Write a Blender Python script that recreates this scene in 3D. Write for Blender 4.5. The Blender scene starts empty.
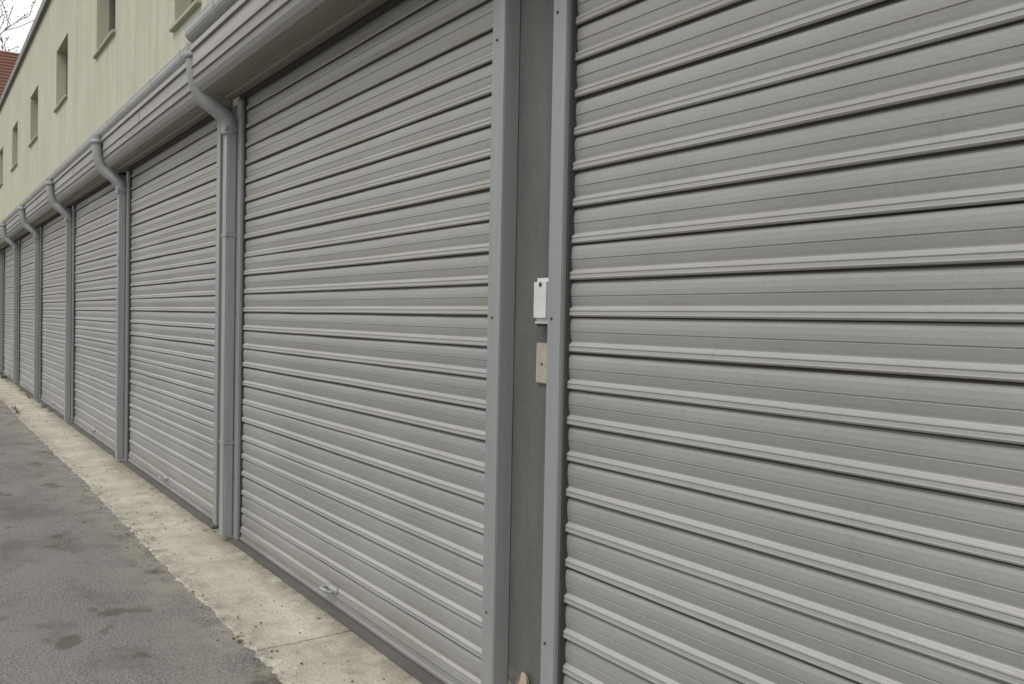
import bpy, bmesh, math, random
from mathutils import Vector, Matrix, noise
random.seed(7)
S=bpy.context.scene
S.view_settings.view_transform='Standard'; S.view_settings.look='None'; S.view_settings.exposure=0
C=bpy.data.collections.new("scene_objects"); S.collection.children.link(C)

# ------------------------------------------------------------ helpers
def new_obj(name,bm,mats,parent=None,smooth=False):
    me=bpy.data.meshes.new(name); bm.to_mesh(me); bm.free()
    for m in mats: me.materials.append(m)
    if smooth:
        for p in me.polygons: p.use_smooth=True
    o=bpy.data.objects.new(name,me); C.objects.link(o)
    if parent: o.parent=parent
    return o
def empty(name):
    o=bpy.data.objects.new(name,None); C.objects.link(o); o.empty_display_size=.2; return o
# wall coordinates: s = distance along wall (to the left = -X), p = distance out of wall (towards -Y)
def P(s,p,z): return Vector((-s,-p,z))
def box(bm,s0,s1,p0,p1,z0,z1,mi=0,bev=0):
    vs=[bm.verts.new(P(s,p,z)) for s in(s0,s1) for p in(p0,p1) for z in(z0,z1)]
    fs=[(0,1,3,2),(4,6,7,5),(0,4,5,1),(2,3,7,6),(0,2,6,4),(1,5,7,3)]
    out=[]
    for f in fs:
        fc=bm.faces.new([vs[i] for i in f]); fc.material_index=mi; out.append(fc)
    bmesh.ops.recalc_face_normals(bm,faces=out)
    if bev:
        ed=list({e for f in out for e in f.edges})
        bmesh.ops.bevel(bm,geom=ed,offset=bev,segments=2,affect='EDGES',material=mi)
def extrude_profile(bm,prof,s0,s1,mi=0,closed=True,caps=True,n=1):
    rows=[]
    for k in range(n+1):
        s=s0+(s1-s0)*k/n
        rows.append([bm.verts.new(P(s,p,z)) for p,z in prof])
    fs=[]
    m=len(prof); rng=range(m if closed else m-1)
    for k in range(n):
        for i in rng:
            j=(i+1)%m
            fs.append(bm.faces.new((rows[k][i],rows[k][j],rows[k+1][j],rows[k+1][i])))
    if caps and closed:
        fs.append(bm.faces.new(rows[0])); fs.append(bm.faces.new(rows[-1][::-1]))
    for f in fs: f.material_index=mi
    if closed: bmesh.ops.recalc_face_normals(bm,faces=fs)
def tube(bm,pts,r,seg=16,mi=0,caps=True,radii=None):
    rings=[]
    for i,pt in enumerate(pts):
        a=pts[max(i-1,0)]; b=pts[min(i+1,len(pts)-1)]
        t=(b-a).normalized()
        up=Vector((1,0,0)) if abs(t.x)<.9 else Vector((0,0,1))
        u=t.cross(up).normalized(); v=t.cross(u)
        rr=radii[i] if radii else r
        rings.append([bm.verts.new(pt+(u*math.cos(2*math.pi*k/seg)+v*math.sin(2*math.pi*k/seg))*rr) for k in range(seg)])
    fs=[]
    for i in range(len(rings)-1):
        for k in range(seg):
            fs.append(bm.faces.new((rings[i][k],rings[i][(k+1)%seg],rings[i+1][(k+1)%seg],rings[i+1][k])))
    if caps:
        fs.append(bm.faces.new(rings[0])); fs.append(bm.faces.new(rings[-1]))
    for f in fs: f.material_index=mi; f.smooth=True
    bmesh.ops.recalc_face_normals(bm,faces=fs)

# ------------------------------------------------------------ materials
class MB:
    def __init__(s,name,rough=.6,metal=0.0,spec=.5):
        s.m=bpy.data.materials.new(name); s.m.use_nodes=True
        s.t=s.m.node_tree; s.n=s.t.nodes; s.l=s.t.links
        s.b=s.n['Principled BSDF']; s.b.inputs['Roughness'].default_value=rough
        s.b.inputs['Metallic'].default_value=metal
        s.b.inputs['Specular IOR Level'].default_value=spec
        s.co=s.n.new('ShaderNodeTexCoord').outputs['Object']
    def noise(s,scale=(1,1,1),sc=5,det=6,rough=.55,dist=0):
        mp=s.n.new('ShaderNodeMapping'); mp.inputs['Scale'].default_value=scale
        s.l.new(s.co,mp.inputs[0])
        t=s.n.new('ShaderNodeTexNoise'); t.inputs['Scale'].default_value=sc; t.inputs['Detail'].default_value=det
        t.inputs['Roughness'].default_value=rough; t.inputs['Distortion'].default_value=dist
        s.l.new(mp.outputs[0],t.inputs[0]); return t.outputs[0]
    def ramp(s,f,a,b,v0=0,v1=1):
        r=s.n.new('ShaderNodeMapRange'); r.inputs[1].default_value=a; r.inputs[2].default_value=b
        r.inputs[3].default_value=v0; r.inputs[4].default_value=v1; s.l.new(f,r.inputs[0]); return r.outputs[0]
    def mix(s,f,a,b,mode='MIX'):
        x=s.n.new('ShaderNodeMix'); x.data_type='RGBA'; x.blend_type=mode
        for v,i in((f,0),(a,6),(b,7)):
            if hasattr(v,'links') : s.l.new(v,x.inputs[i])
            elif i==0: x.inputs[0].default_value=v
            else: x.inputs[i].default_value=(*v,1)
        return x.outputs[2]
    def mul(s,a,b):
        x=s.n.new('ShaderNodeMath'); x.operation='MULTIPLY'
        for v,i in((a,0),(b,1)):
            if hasattr(v,'links'): s.l.new(v,x.inputs[i])
            else: x.inputs[i].default_value=v
        return x.outputs[0]
    def sep(s,ax):
        x=s.n.new('ShaderNodeSeparateXYZ'); s.l.new(s.co,x.inputs[0]); return x.outputs[ax]
    def col(s,c):
        if hasattr(c,'links'): s.l.new(c,s.b.inputs['Base Color'])
        else: s.b.inputs['Base Color'].default_value=(*c,1)
    def bump(s,f,st=.3,d=.01,prev=None):
        b=s.n.new('ShaderNodeBump'); b.inputs['Strength'].default_value=st; b.inputs['Distance'].default_value=d
        s.l.new(f,b.inputs['Height'])
        if prev: s.l.new(prev,b.inputs['Normal'])
        s.l.new(b.outputs[0],s.b.inputs['Normal']); return b.outputs[0]
    def rough(s,f): s.l.new(f,s.b.inputs['Roughness'])

def shutter_mat(name,c1,c2,dirt,dirt_amt,lowdirt=.4):
    m=MB(name,.42,.12,.5)
    big=m.noise((1,1,1.4),1.1,4,.62)
    c=m.mix(m.ramp(big,.32,.68),c1,c2)
    hz=m.noise((1.1,1.1,11),1.6,5,.72)
    zt=m.mul(m.ramp(m.sep(2),.7,2.3,.15,1),m.ramp(m.sep(0),-2.3,-1.6,1,.55))
    c=m.mix(m.mul(m.mul(m.ramp(hz,.42,.66),zt),dirt_amt),c,dirt)
    fine=m.noise((1,1,1),170,2,.8)
    c=m.mix(m.ramp(fine,.35,.7,0,.20),c,tuple(x*.55 for x in c1))
    spl=m.noise((16,16,5),1.0,5,.8)
    c=m.mix(m.ramp(spl,.58,.78,0,.30),c,tuple(x*.55 for x in dirt))
    low=m.ramp(m.sep(2),.0,.30,lowdirt,0)
    c=m.mix(m.mul(low,m.ramp(hz,.3,.6)),c,(.17,.15,.12))
    m.col(c); m.rough(m.ramp(big,.3,.7,.32,.50))
    return m.m
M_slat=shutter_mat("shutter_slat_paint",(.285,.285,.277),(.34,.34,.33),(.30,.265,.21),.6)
M_ridge=shutter_mat("shutter_ridge_lit",(.35,.347,.335),(.42,.415,.40),(.37,.325,.255),.8)  # ridge edges: tan dust, plus highlight lines painted in as a lighter tone
m=MB("shutter_seam_dark",.8); m.col((.045,.045,.043)); M_seam=m.m
m=MB("shutter_joint_shade",.8); m.col(m.mix(m.noise((1,1,1),6,3),(.045,.043,.039),(.09,.083,.073))); M_joint=m.m  # shadow between slats painted as a dark tone in the joints

def metal_mat(name,c,dirt=(.16,.15,.13),amt=.5,rough=.42,st_sc=(14,14,.7),st_r=(.35,.75)):
    m=MB(name,rough,.0,.5)
    st=m.noise(st_sc,1.2,5,.65); a=m.mix(m.ramp(st,st_r[0],st_r[1],0,amt),c,dirt)
    f=m.noise((1,1,1),70,3,.7); a=m.mix(m.ramp(f,.55,.78,0,.35),a,tuple(x*.6 for x in c))
    m.col(a); m.rough(m.ramp(st,.3,.7,rough-.08,rough+.15))
    return m.m
M_rail=metal_mat("guide_rail_paint",(.27,.282,.29),amt=.35)
M_pipe=metal_mat("drain_pipe_paint",(.30,.312,.32),amt=.35,st_sc=(9,9,1.2))
M_box=metal_mat("housing_paint",(.32,.318,.305),(.22,.195,.16),.55,.42,(.5,3,12))
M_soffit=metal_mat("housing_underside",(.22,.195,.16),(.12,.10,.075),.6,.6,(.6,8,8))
M_gut=metal_mat("gutter_zinc",(.38,.387,.385),(.24,.22,.19),.4,.4,(.8,6,6))
M_thr=metal_mat("threshold_steel",(.13,.12,.11),(.07,.06,.05),.6,.6,(2,8,8))

m=MB("pier_dark_paint",.75)
a=m.mix(m.ramp(m.noise((3,3,1),2,5,.7),.3,.7),(.085,.09,.085),(.13,.135,.125))
a=m.mix(m.ramp(m.noise((9,9,1),2,5,.7),.55,.75,0,.55),a,(.17,.165,.145))
lowz=m.ramp(m.sep(2),.06,.18,1,0)
a=m.mix(m.mul(lowz,m.ramp(m.noise((1,1,1),14,3),.45,.5)),a,(.42,.34,.24))
m.col(a); m.bump(m.noise((1,1,1),60,4,.7),.5,.006); M_pier=m.m

m=MB("pale_stucco",.9,0,.2)
a=m.mix(m.ramp(m.noise((1,1,1),.9,5,.6),.3,.7),(.46,.465,.36),(.53,.53,.415))
a=m.mix(m.ramp(m.noise((5,5,.5),1.2,6,.7),.45,.75,0,.55),a,(.31,.31,.24))
m.col(a); m.bump(m.noise((1,1,1),60,3,.7),.5,.008); M_green=m.m
m=MB("reveal_stucco",.9,0,.2); m.col(m.mix(m.noise((1,1,1),8,5),(.34,.35,.28),(.42,.43,.35))); M_reveal=m.m

m=MB("window_glass",.08,0,.6)
m.col(m.mix(m.noise((1,1,1),2,3),(.03,.035,.035),(.07,.075,.07))); M_glass=m.m
m=MB("window_frame",.5); m.col(m.mix(m.noise((1,1,1),20,3),(.16,.15,.13),(.22,.21,.18))); M_frame=m.m
m=MB("roof_sheet",.6); m.col(m.mix(m.noise((1,1,1),3,5),(.2,.2,.19),(.3,.3,.28))); M_roof=m.m

# asphalt
m=MB("old_asphalt",.9,0,.25)
sp=m.noise((1,1,1),95,3,.85); sp2=m.noise((1,1,1),30,3,.7)
a=m.mix(m.ramp(sp,.40,.60),(.085,.08,.077),(.35,.335,.315))
a=m.mix(m.ramp(sp2,.35,.65,0,.4),a,(.19,.182,.172))
bg=m.noise((1,1,1),.9,6,.65)
a=m.mix(m.ramp(bg,.40,.60,0,.5),a,(.265,.252,.235))
stn=m.noise((1.0,1.5,1),1.7,5,.7,.4)
a=m.mix(m.ramp(stn,.52,.66,0,.6),a,(.12,.11,.097))
stn2=m.noise((1,1.4,1),3.6,3,.5)
a=m.mix(m.ramp(stn2,.62,.68,0,.7),a,(.10,.087,.062))
dust=m.ramp(m.sep(1),-.85,-.50,0,.75)
a=m.mix(m.mul(dust,m.ramp(m.noise((1,1,1),6,6,.75),.42,.60)),a,(.36,.33,.265))
m.col(a); m.bump(sp,1.0,.009); M_asph=m.m
# concrete
m=MB("apron_concrete",.9,0,.25)
f1=m.noise((1,1,1),3,6,.65); f2=m.noise((1,1,1),80,3,.75)
a=m.mix(m.ramp(f1,.35,.65),(.43,.40,.325),(.62,.59,.505))
a=m.mix(m.ramp(f2,.38,.66,0,.5),a,(.33,.305,.245))
a=m.mix(m.ramp(m.noise((1,1,1),7,7,.78),.52,.66,0,.6),a,(.27,.245,.19))
a=m.mix(m.ramp(m.noise((.7,2,1),2.0,5,.65),.54,.68,0,.5),a,(.31,.28,.215))
n7=m.noise((1,1,1),10,6,.75)
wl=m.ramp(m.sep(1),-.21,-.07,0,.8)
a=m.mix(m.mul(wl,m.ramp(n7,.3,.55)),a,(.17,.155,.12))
wo=m.ramp(m.sep(1),-.49,-.39,.85,0)
a=m.mix(m.mul(wo,m.ramp(n7,.44,.58)),a,(.22,.21,.18))
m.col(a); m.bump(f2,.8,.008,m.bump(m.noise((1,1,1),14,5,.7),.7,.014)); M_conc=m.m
m=MB("earth_ground",.95,0,.2); m.col(m.mix(m.noise((1,1,1),.6,8,.7),(.07,.075,.045),(.14,.12,.08))); M_earth=m.m

# ------------------------------------------------------------ layout
PER=3.155
NB=11
far0=2.075; near0=2.485
RW=.083
bays=[]   # (near s, far s, housing depth)
bays.append((-.62,2.085,.31))
for k in range(NB):
    f=far0+PER*(k+1)-.03
    if k==0: f=5.145
    bays.append((near0+PER*k, f, .31 if k==0 else .245))
HTOP=2.54
END=bays[-1][1]+.4

# ------------------------------------------------------------ roller shutters
PIT=.1045
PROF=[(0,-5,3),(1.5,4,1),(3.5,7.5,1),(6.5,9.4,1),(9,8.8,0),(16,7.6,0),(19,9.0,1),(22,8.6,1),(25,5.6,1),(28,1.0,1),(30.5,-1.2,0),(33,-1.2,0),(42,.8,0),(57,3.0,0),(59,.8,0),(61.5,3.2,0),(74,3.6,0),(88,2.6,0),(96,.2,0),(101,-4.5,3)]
def curtain(s0,s1,z0,z1,div,seed,parent):
    bm=bmesh.new(); rnd=random.Random(seed)
    n=int((z1-z0)/PIT)+1
    rows=[];mis=[]
    for i in range(n):
        off=rnd.uniform(-.0012,.0012); tl=rnd.uniform(-.022,.022); zj=rnd.uniform(-.0014,.0014); slope=rnd.uniform(-.0009,.0009)
        for (z,o,mi) in PROF:
            zz=z0+i*PIT+z/1000
            if zz>z1: break
            r=[]
            for k in range(div+1):
                s=s0+(s1-s0)*k/div
                w=noise.noise(Vector((s*1.7,i*.9+seed*5,0)))*.0025+noise.noise(Vector((s*6,i*3.1+seed,2)))*.0008
                tw=noise.noise(Vector((s*2.1,i*1.7+seed*2,7)))*.026
                bow=noise.noise(Vector((s*.5,zz*.8,seed*3)))*.005
                r.append(bm.verts.new(P(s,.028+o/1000+off+(tl+tw)*(z/1000)+w+bow, zz+zj+slope*(s-s0)+noise.noise(Vector((s*1.2,i*2.3,seed+9)))*.0016)))
            rows.append(r); mis.append(mi)
    for a in range(len(rows)-1):
        for k in range(div):
            f=bm.faces.new((rows[a][k],rows[a][k+1],rows[a+1][k+1],rows[a+1][k])); f.material_index=mis[a]
    bmesh.ops.recalc_face_normals(bm,faces=bm.faces)
    if sum(f.normal.y for f in bm.faces)>0: bmesh.ops.reverse_faces(bm,faces=bm.faces)
    return new_obj("slat_curtain",bm,[M_slat,M_ridge,M_seam,M_joint],parent)

def screw(bm,s,p,z,r=.006,mi=0):
    tube(bm,[P(s,p-.002,z),P(s,p+.003,z)],r,10,mi)

def shutter(i,near,far,hd):
    root=empty("roller_shutter")
    rw=.068 if i==0 else RW
    div=60 if i<2 else (24 if i<4 else 6)
    curtain(near+.004-.03,far-.004+.03,.062,HTOP+.05,div,i+1,root)
    # bottom bar
    bm=bmesh.new()
    extrude_profile(bm,[(.015,.008),(.044,.008),(.046,.014),(.046,.022),(.038,.026),(.038,.052),(.045,.056),(.044,.062),(.02,.066)],near+.002,far-.002)
    new_obj("bottom_bar",bm,[M_slat],root)
    bm=bmesh.new()
    for (a,b) in((near-.075,near),(far,far+rw)):
        box(bm,a,b,.001,.060,.004,HTOP+.0,0,.003)
    new_obj("guide_rails",bm,[M_rail],root)
    bm=bmesh.new()
    box(bm,far-.010,far-.001,.008,.046,.006,HTOP-.01,0)  # dark strips along the inner faces of the rails
    box(bm,near+.001,near+.010,.008,.046,.006,HTOP-.01,0)
    new_obj("rail_inner_strips",bm,[M_seam],root)
    bm=bmesh.new()
    for z in(.35,1.31,2.2):
        screw(bm,near-.030,.060,z,.004); screw(bm,far+.045,.060,z,.004)
    new_obj("rail_screws",bm,[M_seam],root)
    # housing : folded sheet with rounded lower edge and stepped mouldings
    h0=near-.10; h1=far+(.09 if i==1 else .10)
    d=hd
    prof=[(.075,HTOP),(.13,HTOP-.006),(.135,HTOP+.006),(d-.11,HTOP+.008),(d-.105,HTOP+.0),(d-.075,HTOP+.004),(d-.05,HTOP+.014),(d-.028,HTOP+.032),(d-.014,HTOP+.054),
          (d-.008,HTOP+.078),(d+.004,HTOP+.082),(d-.006,HTOP+.092),(d,HTOP+.135),(d+.010,HTOP+.140),(d,HTOP+.150),(d,HTOP+.225),(d+.014,HTOP+.232),(d+.014,HTOP+.262),(d-.01,HTOP+.27),(0.002,HTOP+.33),(.002,HTOP+.02),(.075,HTOP+.02)]
    bm=bmesh.new(); extrude_profile(bm,prof,h0,h1)
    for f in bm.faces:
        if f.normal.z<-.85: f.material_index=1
    for js in (h0+(h1-h0)*.5,):
        box(bm,js-.015,js+.015,d+.001,d+.003,HTOP+.155,HTOP+.222,0)
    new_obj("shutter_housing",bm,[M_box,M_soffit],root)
    bm=bmesh.new()
    box(bm,near+.003,far-.003,.05,.074,HTOP-.014,HTOP+.018,0)
    new_obj("slot_lip",bm,[M_seam],root)
    # pull handle
    bm=bmesh.new()
    c=near+(far-near)*.49
    pts=[P(c-.045,.040,.074),P(c-.045,.068,.078),P(c-.03,.082,.080),P(c+.03,.082,.080),P(c+.045,.068,.078),P(c+.045,.040,.074)]
    tube(bm,pts,.006,10)
    box(bm,c-.06,c+.06,.036,.0475,.060,.092,0,.002)
    new_obj("pull_handle",bm,[M_gut],root,True)
    bm=bmesh.new()
    box(bm,near-.075,far+rw,.0,.085,-.012,.004,0,.003)
    new_obj("threshold_strip",bm,[M_thr],root)
for i,(a,b,h) in enumerate(bays): shutter(i,a,b,h)

# ------------------------------------------------------------ garage building
G=empty("garage_building")
bm=bmesh.new()
for i in range(len(bays)):
    far=bays[i][1]; nxt=bays[i+1][0] if i+1<len(bays) else END
    box(bm,far+.0,nxt,-.30,-.0,-.05,HTOP+.02)
box(bm,-1.3,bays[0][0],-.30,0,-.05,HTOP+.02)
new_obj("piers",bm,[M_pier],G)
bm=bmesh.new()
box(bm,-1.29,END-.31,-3.0,-.31,-.05,HTOP)
new_obj("interior_core",bm,[M_seam],G)
wins=[(3.0,3.7,3.6,4.7),(-.2,.5,3.6,4.7),(6.30,7.02,3.42,4.55)]
for k in range(9):
    c=9.87+PER*k
    wins.append((c-.5,c+.55,4.0,4.78))
wins=[w for w in wins if w[1]<END-.3]
wins.sort()
ROOF=5.68
bm=bmesh.new(); cur=-1.3
for (a,b,z0,z1) in wins:
    box(bm,cur,a,-.28,-.004,HTOP+.021,ROOF)
    box(bm,a,b,-.28,-.004,HTOP+.021,z0); box(bm,a,b,-.28,-.004,z1,ROOF)
    cur=b
box(bm,cur,END,-.28,-.004,HTOP+.021,ROOF)
box(bm,-1.3,END,-7.0,-6.7,-.05,ROOF)
box(bm,-1.29,-1.0,-6.7,-.281,HTOP+.03,ROOF); box(bm,END-.3,END-.01,-6.7,-.31,-.05,ROOF)
new_obj("stucco_wall",bm,[M_green],G)
bmF=bmesh.new(); bmG=bmesh.new(); bmS=bmesh.new()
for (a,b,z0,z1) in wins:
    t=.05
    box(bmF,a+.001,a+t,-.18,-.12,z0+.001,z1-.001); box(bmF,b-t,b-.001,-.18,-.12,z0+.001,z1-.001)
    box(bmF,a+t,b-t,-.18,-.12,z0+.001,z0+t); box(bmF,a+t,b-t,-.18,-.12,z1-t,z1-.001)
    box(bmF,(a+b)/2-.02,(a+b)/2+.02,-.175,-.118,z0+t,z1-t)
    box(bmG,a+t,b-t,-.165,-.155,z0+t,z1-t)
    box(bmS,a-.03,b+.03,-.118,.03,z0-.028,z0+.004,0,.004)
new_obj("window_frames",bmF,[M_frame],G); new_obj("window_panes",bmG,[M_glass],G); new_obj("window_sills",bmS,[M_reveal],G)
bm=bmesh.new()
extrude_profile(bm,[(.05,ROOF-.03),(.06,ROOF+.06),(-7.1,ROOF+.35),(-7.1,ROOF+.02),(.03,ROOF+.005)],-1.35,END+.06)
new_obj("roof",bm,[M_roof],G)

# gutters
def gutter(s0,s1,d,z):
    bm=bmesh.new()
    cx=d+.015; r=.062
    out=[(cx+r*math.cos(t),z+r*math.sin(t)) for t in [math.pi+math.pi*k/12 for k in range(13)]]
    inn=[(cx+(r-.004)*math.cos(t),z+(r-.004)*math.sin(t)) for t in [2*math.pi-math.pi*k/12 for k in range(13)]]
    extrude_profile(bm,out+[(cx+r+.003,z+.010),(cx+r-.006,z+.012)]+inn,s0,s1)
    extrude_profile(bm,[(.0,z+.10),(.006,z+.10),(.01,z+.03),(cx-r+.01,z+.004),(cx-r+.01,z-.001),(.0,z+.02)],s0,s1)
    s=s0+.4
    while s<s1:
        extrude_profile(bm,[(cx+(r+.003)*math.cos(t),z+(r+.003)*math.sin(t)) for t in [math.pi+math.pi*k/10 for k in range(11)]]+[(cx+r+.006,z+.016),(cx-r-.004,z+.016)],s-.012,s+.012)
        s+=.8
    return new_obj("rain_gutter",bm,[M_gut])
gutter(-1.3,bays[1][1]+.12,.275,HTOP+.345)
gutter(bays[1][1]+.125,END,.20,HTOP+.325)

# drain pipes : round swan-neck into a boxed downpipe standing against the door post
def arc_pts(ctrl,n=8):
    out=[]
    c=[ctrl[0]]+ctrl+[ctrl[-1]]
    for i in range(1,len(c)-2):
        for k in range(n):
            t=k/n
            p0,p1,p2,p3=c[i-1],c[i],c[i+1],c[i+2]
            out.append(.5*((2*p1)+(-p0+p2)*t+(2*p0-5*p1+4*p2-p3)*t*t+(-p0+3*p1-3*p2+p3)*t**3))
    out.append(ctrl[-1]); return out
for i in range(1,len(bays)):
    far=bays[i][1]; s=far+.110
    bm=bmesh.new(); r=.048
    so=s+.075
    ctrl=[P(so,.275,HTOP+.30),P(so,.275,HTOP+.20),P(so-.003,.265,HTOP+.10),P(so-.012,.225,HTOP+.0),P(s+.018,.145,HTOP-.075),P(s,.100,HTOP-.13),P(s,.092,HTOP-.20)]
    tube(bm,arc_pts(ctrl),r,20)
    tube(bm,[P(so,.275,HTOP+.25),P(so,.275,HTOP+.215)],r+.006,20)
    box(bm,s-.042,s+.042,.0615,.120,.012,HTOP-.165,0,.008)
    box(bm,s-.050,s+.050,.0612,.132,HTOP-.19,HTOP-.16,0,.006)
    box(bm,s+.0,s+.038,.001,.0625,.014,HTOP-.17,0)
    for z in(.55,1.75):
        box(bm,s-.044,s+.044,.0613,.123,z,z+.022,0,.002)
    new_obj("drain_pipe",bm,[M_pipe])

# key switch box + cover plate on first pier
m=MB("switch_plastic",.4)
a=m.mix(m.ramp(m.noise((1,1,1),20,5),.3,.7),(.52,.54,.54),(.62,.64,.64)); a=m.mix(m.ramp(m.noise((8,8,1),4,5),.6,.8,0,.5),a,(.33,.31,.27)); m.col(a); M_sw=m.m
K=empty("key_switch_box")
bm=bmesh.new(); sc=2.213; z0=1.300
box(bm,sc-.050,sc+.036,.001,.050,z0,z0+.132,0,.012)
box(bm,sc-.047,sc+.031,.001,.040,z0-.006,z0+.0005,0,.001)
new_obj("switch_housing",bm,[M_sw],K)
bm=bmesh.new()
tube(bm,[P(sc-.010,.049,z0+.112),P(sc-.010,.0525,z0+.112)],.0065,16)
box(bm,sc-.046,sc+.030,.0,.034,z0-.014,z0-.0062,0,.002)
new_obj("lock_cylinder",bm,[M_seam],K)
m=MB("plate_beige",.7); a=m.mix(m.ramp(m.noise((1,1,1),25,6,.7),.35,.7),(.34,.305,.235),(.44,.405,.325)); a=m.mix(m.ramp(m.noise((1,1,1),60,4),.6,.7,0,.7),a,(.2,.15,.1)); m.col(a)
Q=empty("wall_cover_plate")
bm=bmesh.new(); box(bm,sc-.025,sc+.064,.001,.010,z0-.19,z0-.065,0,.003); new_obj("plate",bm,[m.m],Q)
bm=bmesh.new(); tube(bm,[P(sc+.030,.009,z0-.130),P(sc+.030,.0115,z0-.130)],.0045,10)
new_obj("plate_screws",bm,[M_joint],Q)
# broken mortar lump at pier foot
bm=bmesh.new()
bmesh.ops.create_icosphere(bm,subdivisions=5,radius=1)
for v in bm.verts:
    c=v.co.copy(); k=1+.35*noise.noise(c*2.3)+.16*noise.noise(c*7)
    v.co=Vector((c.x*.10*k-2.28,c.y*.045*k-.012,max(c.z*.165*k,-.02)+.0))
m=MB("mortar",.95); a=m.mix(m.noise((1,1,1),30,5,.7),(.26,.20,.13),(.50,.42,.31)); m.col(a); m.bump(m.noise((1,1,1),60,5),.6,.006)
new_obj("mortar_lump",bm,[m.m])

# ------------------------------------------------------------ ground
bm=bmesh.new()
vs=[bm.verts.new(v) for v in((-900,-900,-.06),(900,-900,-.06),(900,900,-.06),(-900,900,-.06))]; bm.faces.new(vs)
new_obj("ground",bm,[M_earth])
bm=bmesh.new()
N=220; rows=[]
ys=[0.25,-.3,-.7,-1.2,-2,-3.2,-5,-8]
for i in range(N+1):
    x=6-62*i/N
    rows.append([bm.verts.new((x,y,-.030+.008*noise.noise(Vector((x*.5,y*.5,0))))) for y in ys])
for i in range(N):
    for j in range(len(ys)-1):
        bm.faces.new((rows[i][j],rows[i+1][j],rows[i+1][j+1],rows[i][j+1]))
bmesh.ops.recalc_face_normals(bm,faces=bm.faces)
if sum(f.normal.z for f in bm.faces)<0: bmesh.ops.reverse_faces(bm,faces=bm.faces)
new_obj("asphalt_road",bm,[M_asph],None,True)
# concrete apron slabs
bm=bmesh.new()
def edge(s): return .490+.022*noise.noise(Vector((s*.7,3,0)))+.018*noise.noise(Vector((s*5,8,0)))+.022*noise.noise(Vector((s*15,1,0)))+.016*noise.noise(Vector((s*38,5,0)))
s=-3.0
while s<END:
    L=1.62; e=min(s+L-.004,END); n=130; dz=random.uniform(-.002,.002); rr=[]
    for k in range(n+1):
        q=s+(e-s)*k/n; w=edge(q)
        r=[]
        for t in(-.03,.12,.3,.5,.7,.85,.96,1.0):
            p=w*t if t>0 else t
            z=-.013-.010*max(t,0)+dz+.0035*noise.noise(Vector((q*3,p*6,4)))-(.002 if t==1.0 else 0)
            r.append(bm.verts.new(P(q,p,z)))
        r.append(bm.verts.new(P(q,w+.02,-.045)))
        rr.append(r)
    for k in range(n):
        for j in range(len(rr[0])-1):
            bm.faces.new((rr[k][j],rr[k+1][j],rr[k+1][j+1],rr[k][j+1]))
    bm.faces.new(rr[0]); bm.faces.new(rr[-1][::-1])
    s+=L
bmesh.ops.recalc_face_normals(bm,faces=bm.faces)
new_obj("concrete_apron",bm,[M_conc])

# small stones / grit and dead leaves along joint
bm=bmesh.new(); rnd=random.Random(3)
for i in range(1300):
    s=rnd.uniform(2,22); p=edge(s)+rnd.gauss(.03,.05) if rnd.random()<.7 else rnd.uniform(.08,.45)
    r=rnd.uniform(.002,.0055)
    z=-.026 if p>edge(s) else -.016
    mt=Matrix.Translation(P(s,p,z))@Matrix.Rotation(rnd.uniform(0,6),4,'Z')@Matrix.Diagonal((r*rnd.uniform(.8,1.7),r,r*.7,1))
    bmesh.ops.create_icosphere(bm,subdivisions=1,radius=1,matrix=mt)
m=MB("grit",.9); m.col(m.mix(m.ramp(m.noise((1,1,1),9,2),.4,.6),(.12,.10,.08),(.42,.39,.33))); new_obj("loose_grit",bm,[m.m])
bm=bmesh.new()
for i in range(150):
    s=rnd.uniform(3.5,22) if i<35 else rnd.uniform(13,22); p=rnd.choice([rnd.gauss(.52,.06),rnd.uniform(.09,.2),rnd.uniform(.1,.5)])
    l=rnd.uniform(.010,.024); w=l*.45; a=rnd.uniform(0,6.28)
    R=Matrix.Rotation(a,3,'Z')@Matrix.Rotation(rnd.uniform(-.4,.4),3,'X')
    c=P(s,p,-.010)
    pts=[(-l,0,0),(-l*.3,w,.003),(l*.5,w*.8,.004),(l,0,.006),(l*.5,-w*.8,.001),(-l*.3,-w,0)]
    bm.faces.new([bm.verts.new(c+R@Vector(q)) for q in pts])
m=MB("dead_leaf",.8); m.col(m.mix(m.ramp(m.noise((1,1,1),3,2),.4,.6),(.16,.09,.04),(.32,.24,.11))); new_obj("fallen_leaves",bm,[m.m])
bm=bmesh.new()
for c in range(40):
    cs=rnd.choice([rnd.uniform(18,23),rnd.uniform(13,24)]); cp=rnd.choice([.10,.12,rnd.gauss(.50,.03)])
    for b in range(16):
        a=rnd.uniform(0,6.28); l=rnd.uniform(.03,.10); le=rnd.uniform(.2,.9)
        o=P(cs+rnd.gauss(0,.03),cp+rnd.gauss(0,.015),-.03)
        d=Vector((math.cos(a)*le,math.sin(a)*le,1)).normalized(); sd=Vector((-math.sin(a),math.cos(a),0))*.003
        v=[bm.verts.new(o-sd),bm.verts.new(o+sd),bm.verts.new(o+d*l*.6+sd*.8),bm.verts.new(o+d*l+Vector((0,0,-l*.15))),bm.verts.new(o+d*l*.6-sd*.8)]
        bm.faces.new(v)
m=MB("weed_green",.8); m.col(m.mix(m.ramp(m.noise((1,1,1),5,2),.4,.6),(.06,.08,.03),(.17,.17,.07))); new_obj("weeds",bm,[m.m])

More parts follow.
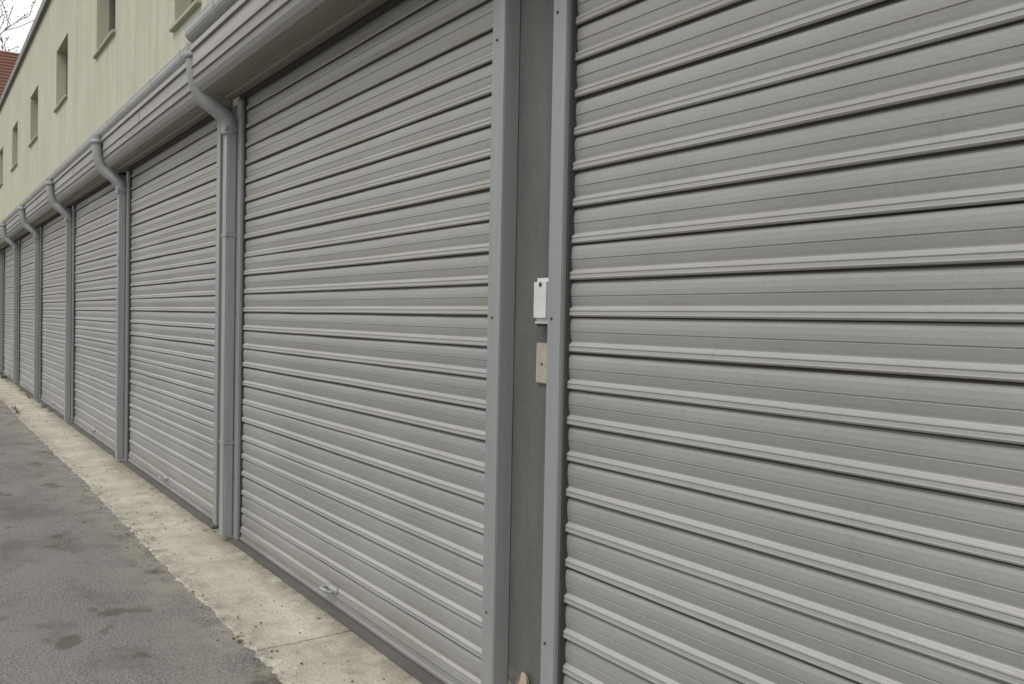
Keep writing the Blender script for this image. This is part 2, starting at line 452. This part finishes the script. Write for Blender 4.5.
# ------------------------------------------------------------ distant brick house (ridge runs across the lane)
H=empty("brick_house")
m=MB("red_brick",.9)
br=m.n.new('ShaderNodeTexBrick'); br.inputs['Scale'].default_value=4
br.inputs['Color1'].default_value=(.25,.10,.06,1); br.inputs['Color2'].default_value=(.18,.075,.05,1); br.inputs['Mortar'].default_value=(.25,.2,.17,1)
mpn=m.n.new('ShaderNodeMapping'); mpn.inputs['Rotation'].default_value=(math.pi/2,0,math.pi/2); m.l.new(m.co,mpn.inputs[0]); m.l.new(mpn.outputs[0],br.inputs[0])
m.col(br.outputs[0]); M_brick=m.m
m=MB("roof_tiles",.85); m.col(m.mix(m.noise((1,1,1),3,6,.7),(.12,.055,.038),(.22,.11,.075))); M_tile=m.m
def ext_y(bm,prof,p0,p1):
    a=[bm.verts.new(P(s,p0,z)) for s,z in prof]; b=[bm.verts.new(P(s,p1,z)) for s,z in prof]
    n=len(prof); fs=[bm.faces.new((a[i],a[(i+1)%n],b[(i+1)%n],b[i])) for i in range(n)]
    fs+=[bm.faces.new(a),bm.faces.new(b[::-1])]; bmesh.ops.recalc_face_normals(bm,faces=fs)
bm=bmesh.new()
ext_y(bm,[(50,-.06),(50,11.2),(54,14.4),(58,11.2),(58,-.06)],-3.0,8); new_obj("walls",bm,[M_brick],H)
bm=bmesh.new()
ext_y(bm,[(49.6,10.95),(54,14.5),(58.4,10.95),(58.4,11.2),(54,14.75),(49.6,11.2)],-3.15,8.2)
for k in range(16):
    t=k/16; ss=49.6+4.4*t; zz=11.2+3.55*t
    box(bm,ss,ss+.08,-3.15,8.2,zz+.02,zz+.09)
new_obj("roof",bm,[M_tile],H)
bm=bmesh.new(); bm2=bmesh.new()
for z in(1.2,4.4,7.6):
    for p in(-1.2,1.6,4.4):
        box(bm,49.95,50.05,p-.55,p+.55,z,z+1.5); box(bm2,49.90,49.96,p-.45,p+.45,z+.1,z+1.4)
new_obj("window_frames",bm,[M_reveal],H); new_obj("window_panes",bm2,[M_glass],H)
bm=bmesh.new(); box(bm,54.5,55.3,4,4.8,12,16,0,.03); new_obj("chimney",bm,[M_brick],H)

# ------------------------------------------------------------ tree behind building
def tree(name,base,height,seed):
    rnd=random.Random(seed); bm=bmesh.new(); tips=[]
    def branch(p,d,l,r,dep):
        pts=[p]; rad=[r]; n=5; dd=d.copy()
        for k in range(n):
            dd=(dd+Vector((rnd.gauss(0,.13),rnd.gauss(0,.13),rnd.gauss(.03,.08)))).normalized()
            pts.append(pts[-1]+dd*l/n); rad.append(max(r*(1-.6*(k+1)/n),.018))
        tube(bm,pts,r,6 if dep<3 else 4,0,False,rad)
        if dep>=4: tips.extend(pts[2:]); return
        for k in range(5 if dep<2 else 4):
            i=rnd.randint(1 if dep else 3,5); a=rnd.uniform(0,6.28)
            nd=(dd*.7+Vector((math.cos(a)*.8,math.sin(a)*.8,rnd.uniform(.1,.6)))).normalized()
            branch(pts[i],nd,l*rnd.uniform(.5,.72),max(rad[i]*.6,.022),dep+1)
    branch(base,Vector((0,0,1)),height*.42,.34,0)
    for t in tips:
        for k in range(2):
            c=t+Vector((rnd.gauss(0,.18),rnd.gauss(0,.18),rnd.gauss(0,.15))); u=Vector((rnd.gauss(0,1),rnd.gauss(0,1),rnd.gauss(0,1))).normalized(); w=u.orthogonal().normalized()
            l=rnd.uniform(.04,.09)
            f=bm.faces.new([bm.verts.new(c-u*l),bm.verts.new(c+w*l*.6),bm.verts.new(c+u*l),bm.verts.new(c-w*l*.6)]); f.material_index=1
    m=MB("bark",.9); m.col(m.mix(m.noise((1,1,.3),6,5),(.16,.13,.10),(.28,.24,.2)))
    m2=MB("young_leaf",.8); m2.col(m2.mix(m2.noise((1,1,1),2,3),(.07,.09,.03),(.13,.13,.06)))
    new_obj(name,bm,[m.m,m2.m])
tree("deciduous_tree",Vector((-61,4.2,-.06)),31,5)

# ------------------------------------------------------------ light
W=bpy.data.worlds.new("World"); S.world=W; W.use_nodes=True
nt=W.node_tree; bg=nt.nodes['Background']
sky=nt.nodes.new('ShaderNodeTexSky'); sky.sky_type='NISHITA'; sky.sun_disc=False
el=math.radians(56); sky.sun_elevation=el
dx,dy=.35,-1.0   # sun over the open side of the lane
az=math.atan2(dx,dy); sky.sun_rotation=az
sky.air_density=1.0; sky.dust_density=3; sky.ozone_density=1
hs=nt.nodes.new('ShaderNodeHueSaturation'); hs.inputs['Saturation'].default_value=.25
nt.links.new(sky.outputs[0],hs.inputs['Color'])
tc=nt.nodes.new('ShaderNodeTexCoord'); nz=nt.nodes.new('ShaderNodeTexNoise'); nz.inputs['Scale'].default_value=2.5; nz.inputs['Detail'].default_value=4
nt.links.new(tc.outputs['Generated'],nz.inputs[0])
cl=nt.nodes.new('ShaderNodeMix'); cl.data_type='RGBA'; cl.inputs[6].default_value=(6.6,6.65,6.7,1); cl.inputs[7].default_value=(8.8,8.8,8.7,1)
nt.links.new(nz.outputs[0],cl.inputs[0])
mx=nt.nodes.new('ShaderNodeMix'); mx.data_type='RGBA'; mx.inputs[0].default_value=.8
nt.links.new(hs.outputs[0],mx.inputs[6]); nt.links.new(cl.outputs[2],mx.inputs[7]); nt.links.new(mx.outputs[2],bg.inputs[0])
bg.inputs[1].default_value=.145
L=bpy.data.lights.new("sun",'SUN'); L.energy=1.4; L.angle=math.radians(22); L.color=(1,.97,.92)
lo=bpy.data.objects.new("sun",L); C.objects.link(lo)
v=Vector((dx,dy,0)).normalized()*math.cos(el)+Vector((0,0,math.sin(el)))
lo.rotation_euler=v.to_track_quat('Z','Y').to_euler()

# ------------------------------------------------------------ camera
F=900.; th=math.atan(602/F); pitch=math.atan(22.5/F); roll=math.radians(1.1)
cam=bpy.data.cameras.new("camera"); cam.sensor_width=36; cam.lens=F*36/1024; cam.clip_end=3000; cam.clip_start=.05
co=bpy.data.objects.new("camera",cam); C.objects.link(co)
d=Vector((-math.cos(th)*math.cos(pitch),math.sin(th)*math.cos(pitch),-math.sin(pitch)))
q=d.to_track_quat('-Z','Y').to_matrix().to_4x4()
co.matrix_world=Matrix.Translation((0,-1.623,1.305))@q@Matrix.Rotation(roll,4,'Z')
S.camera=co
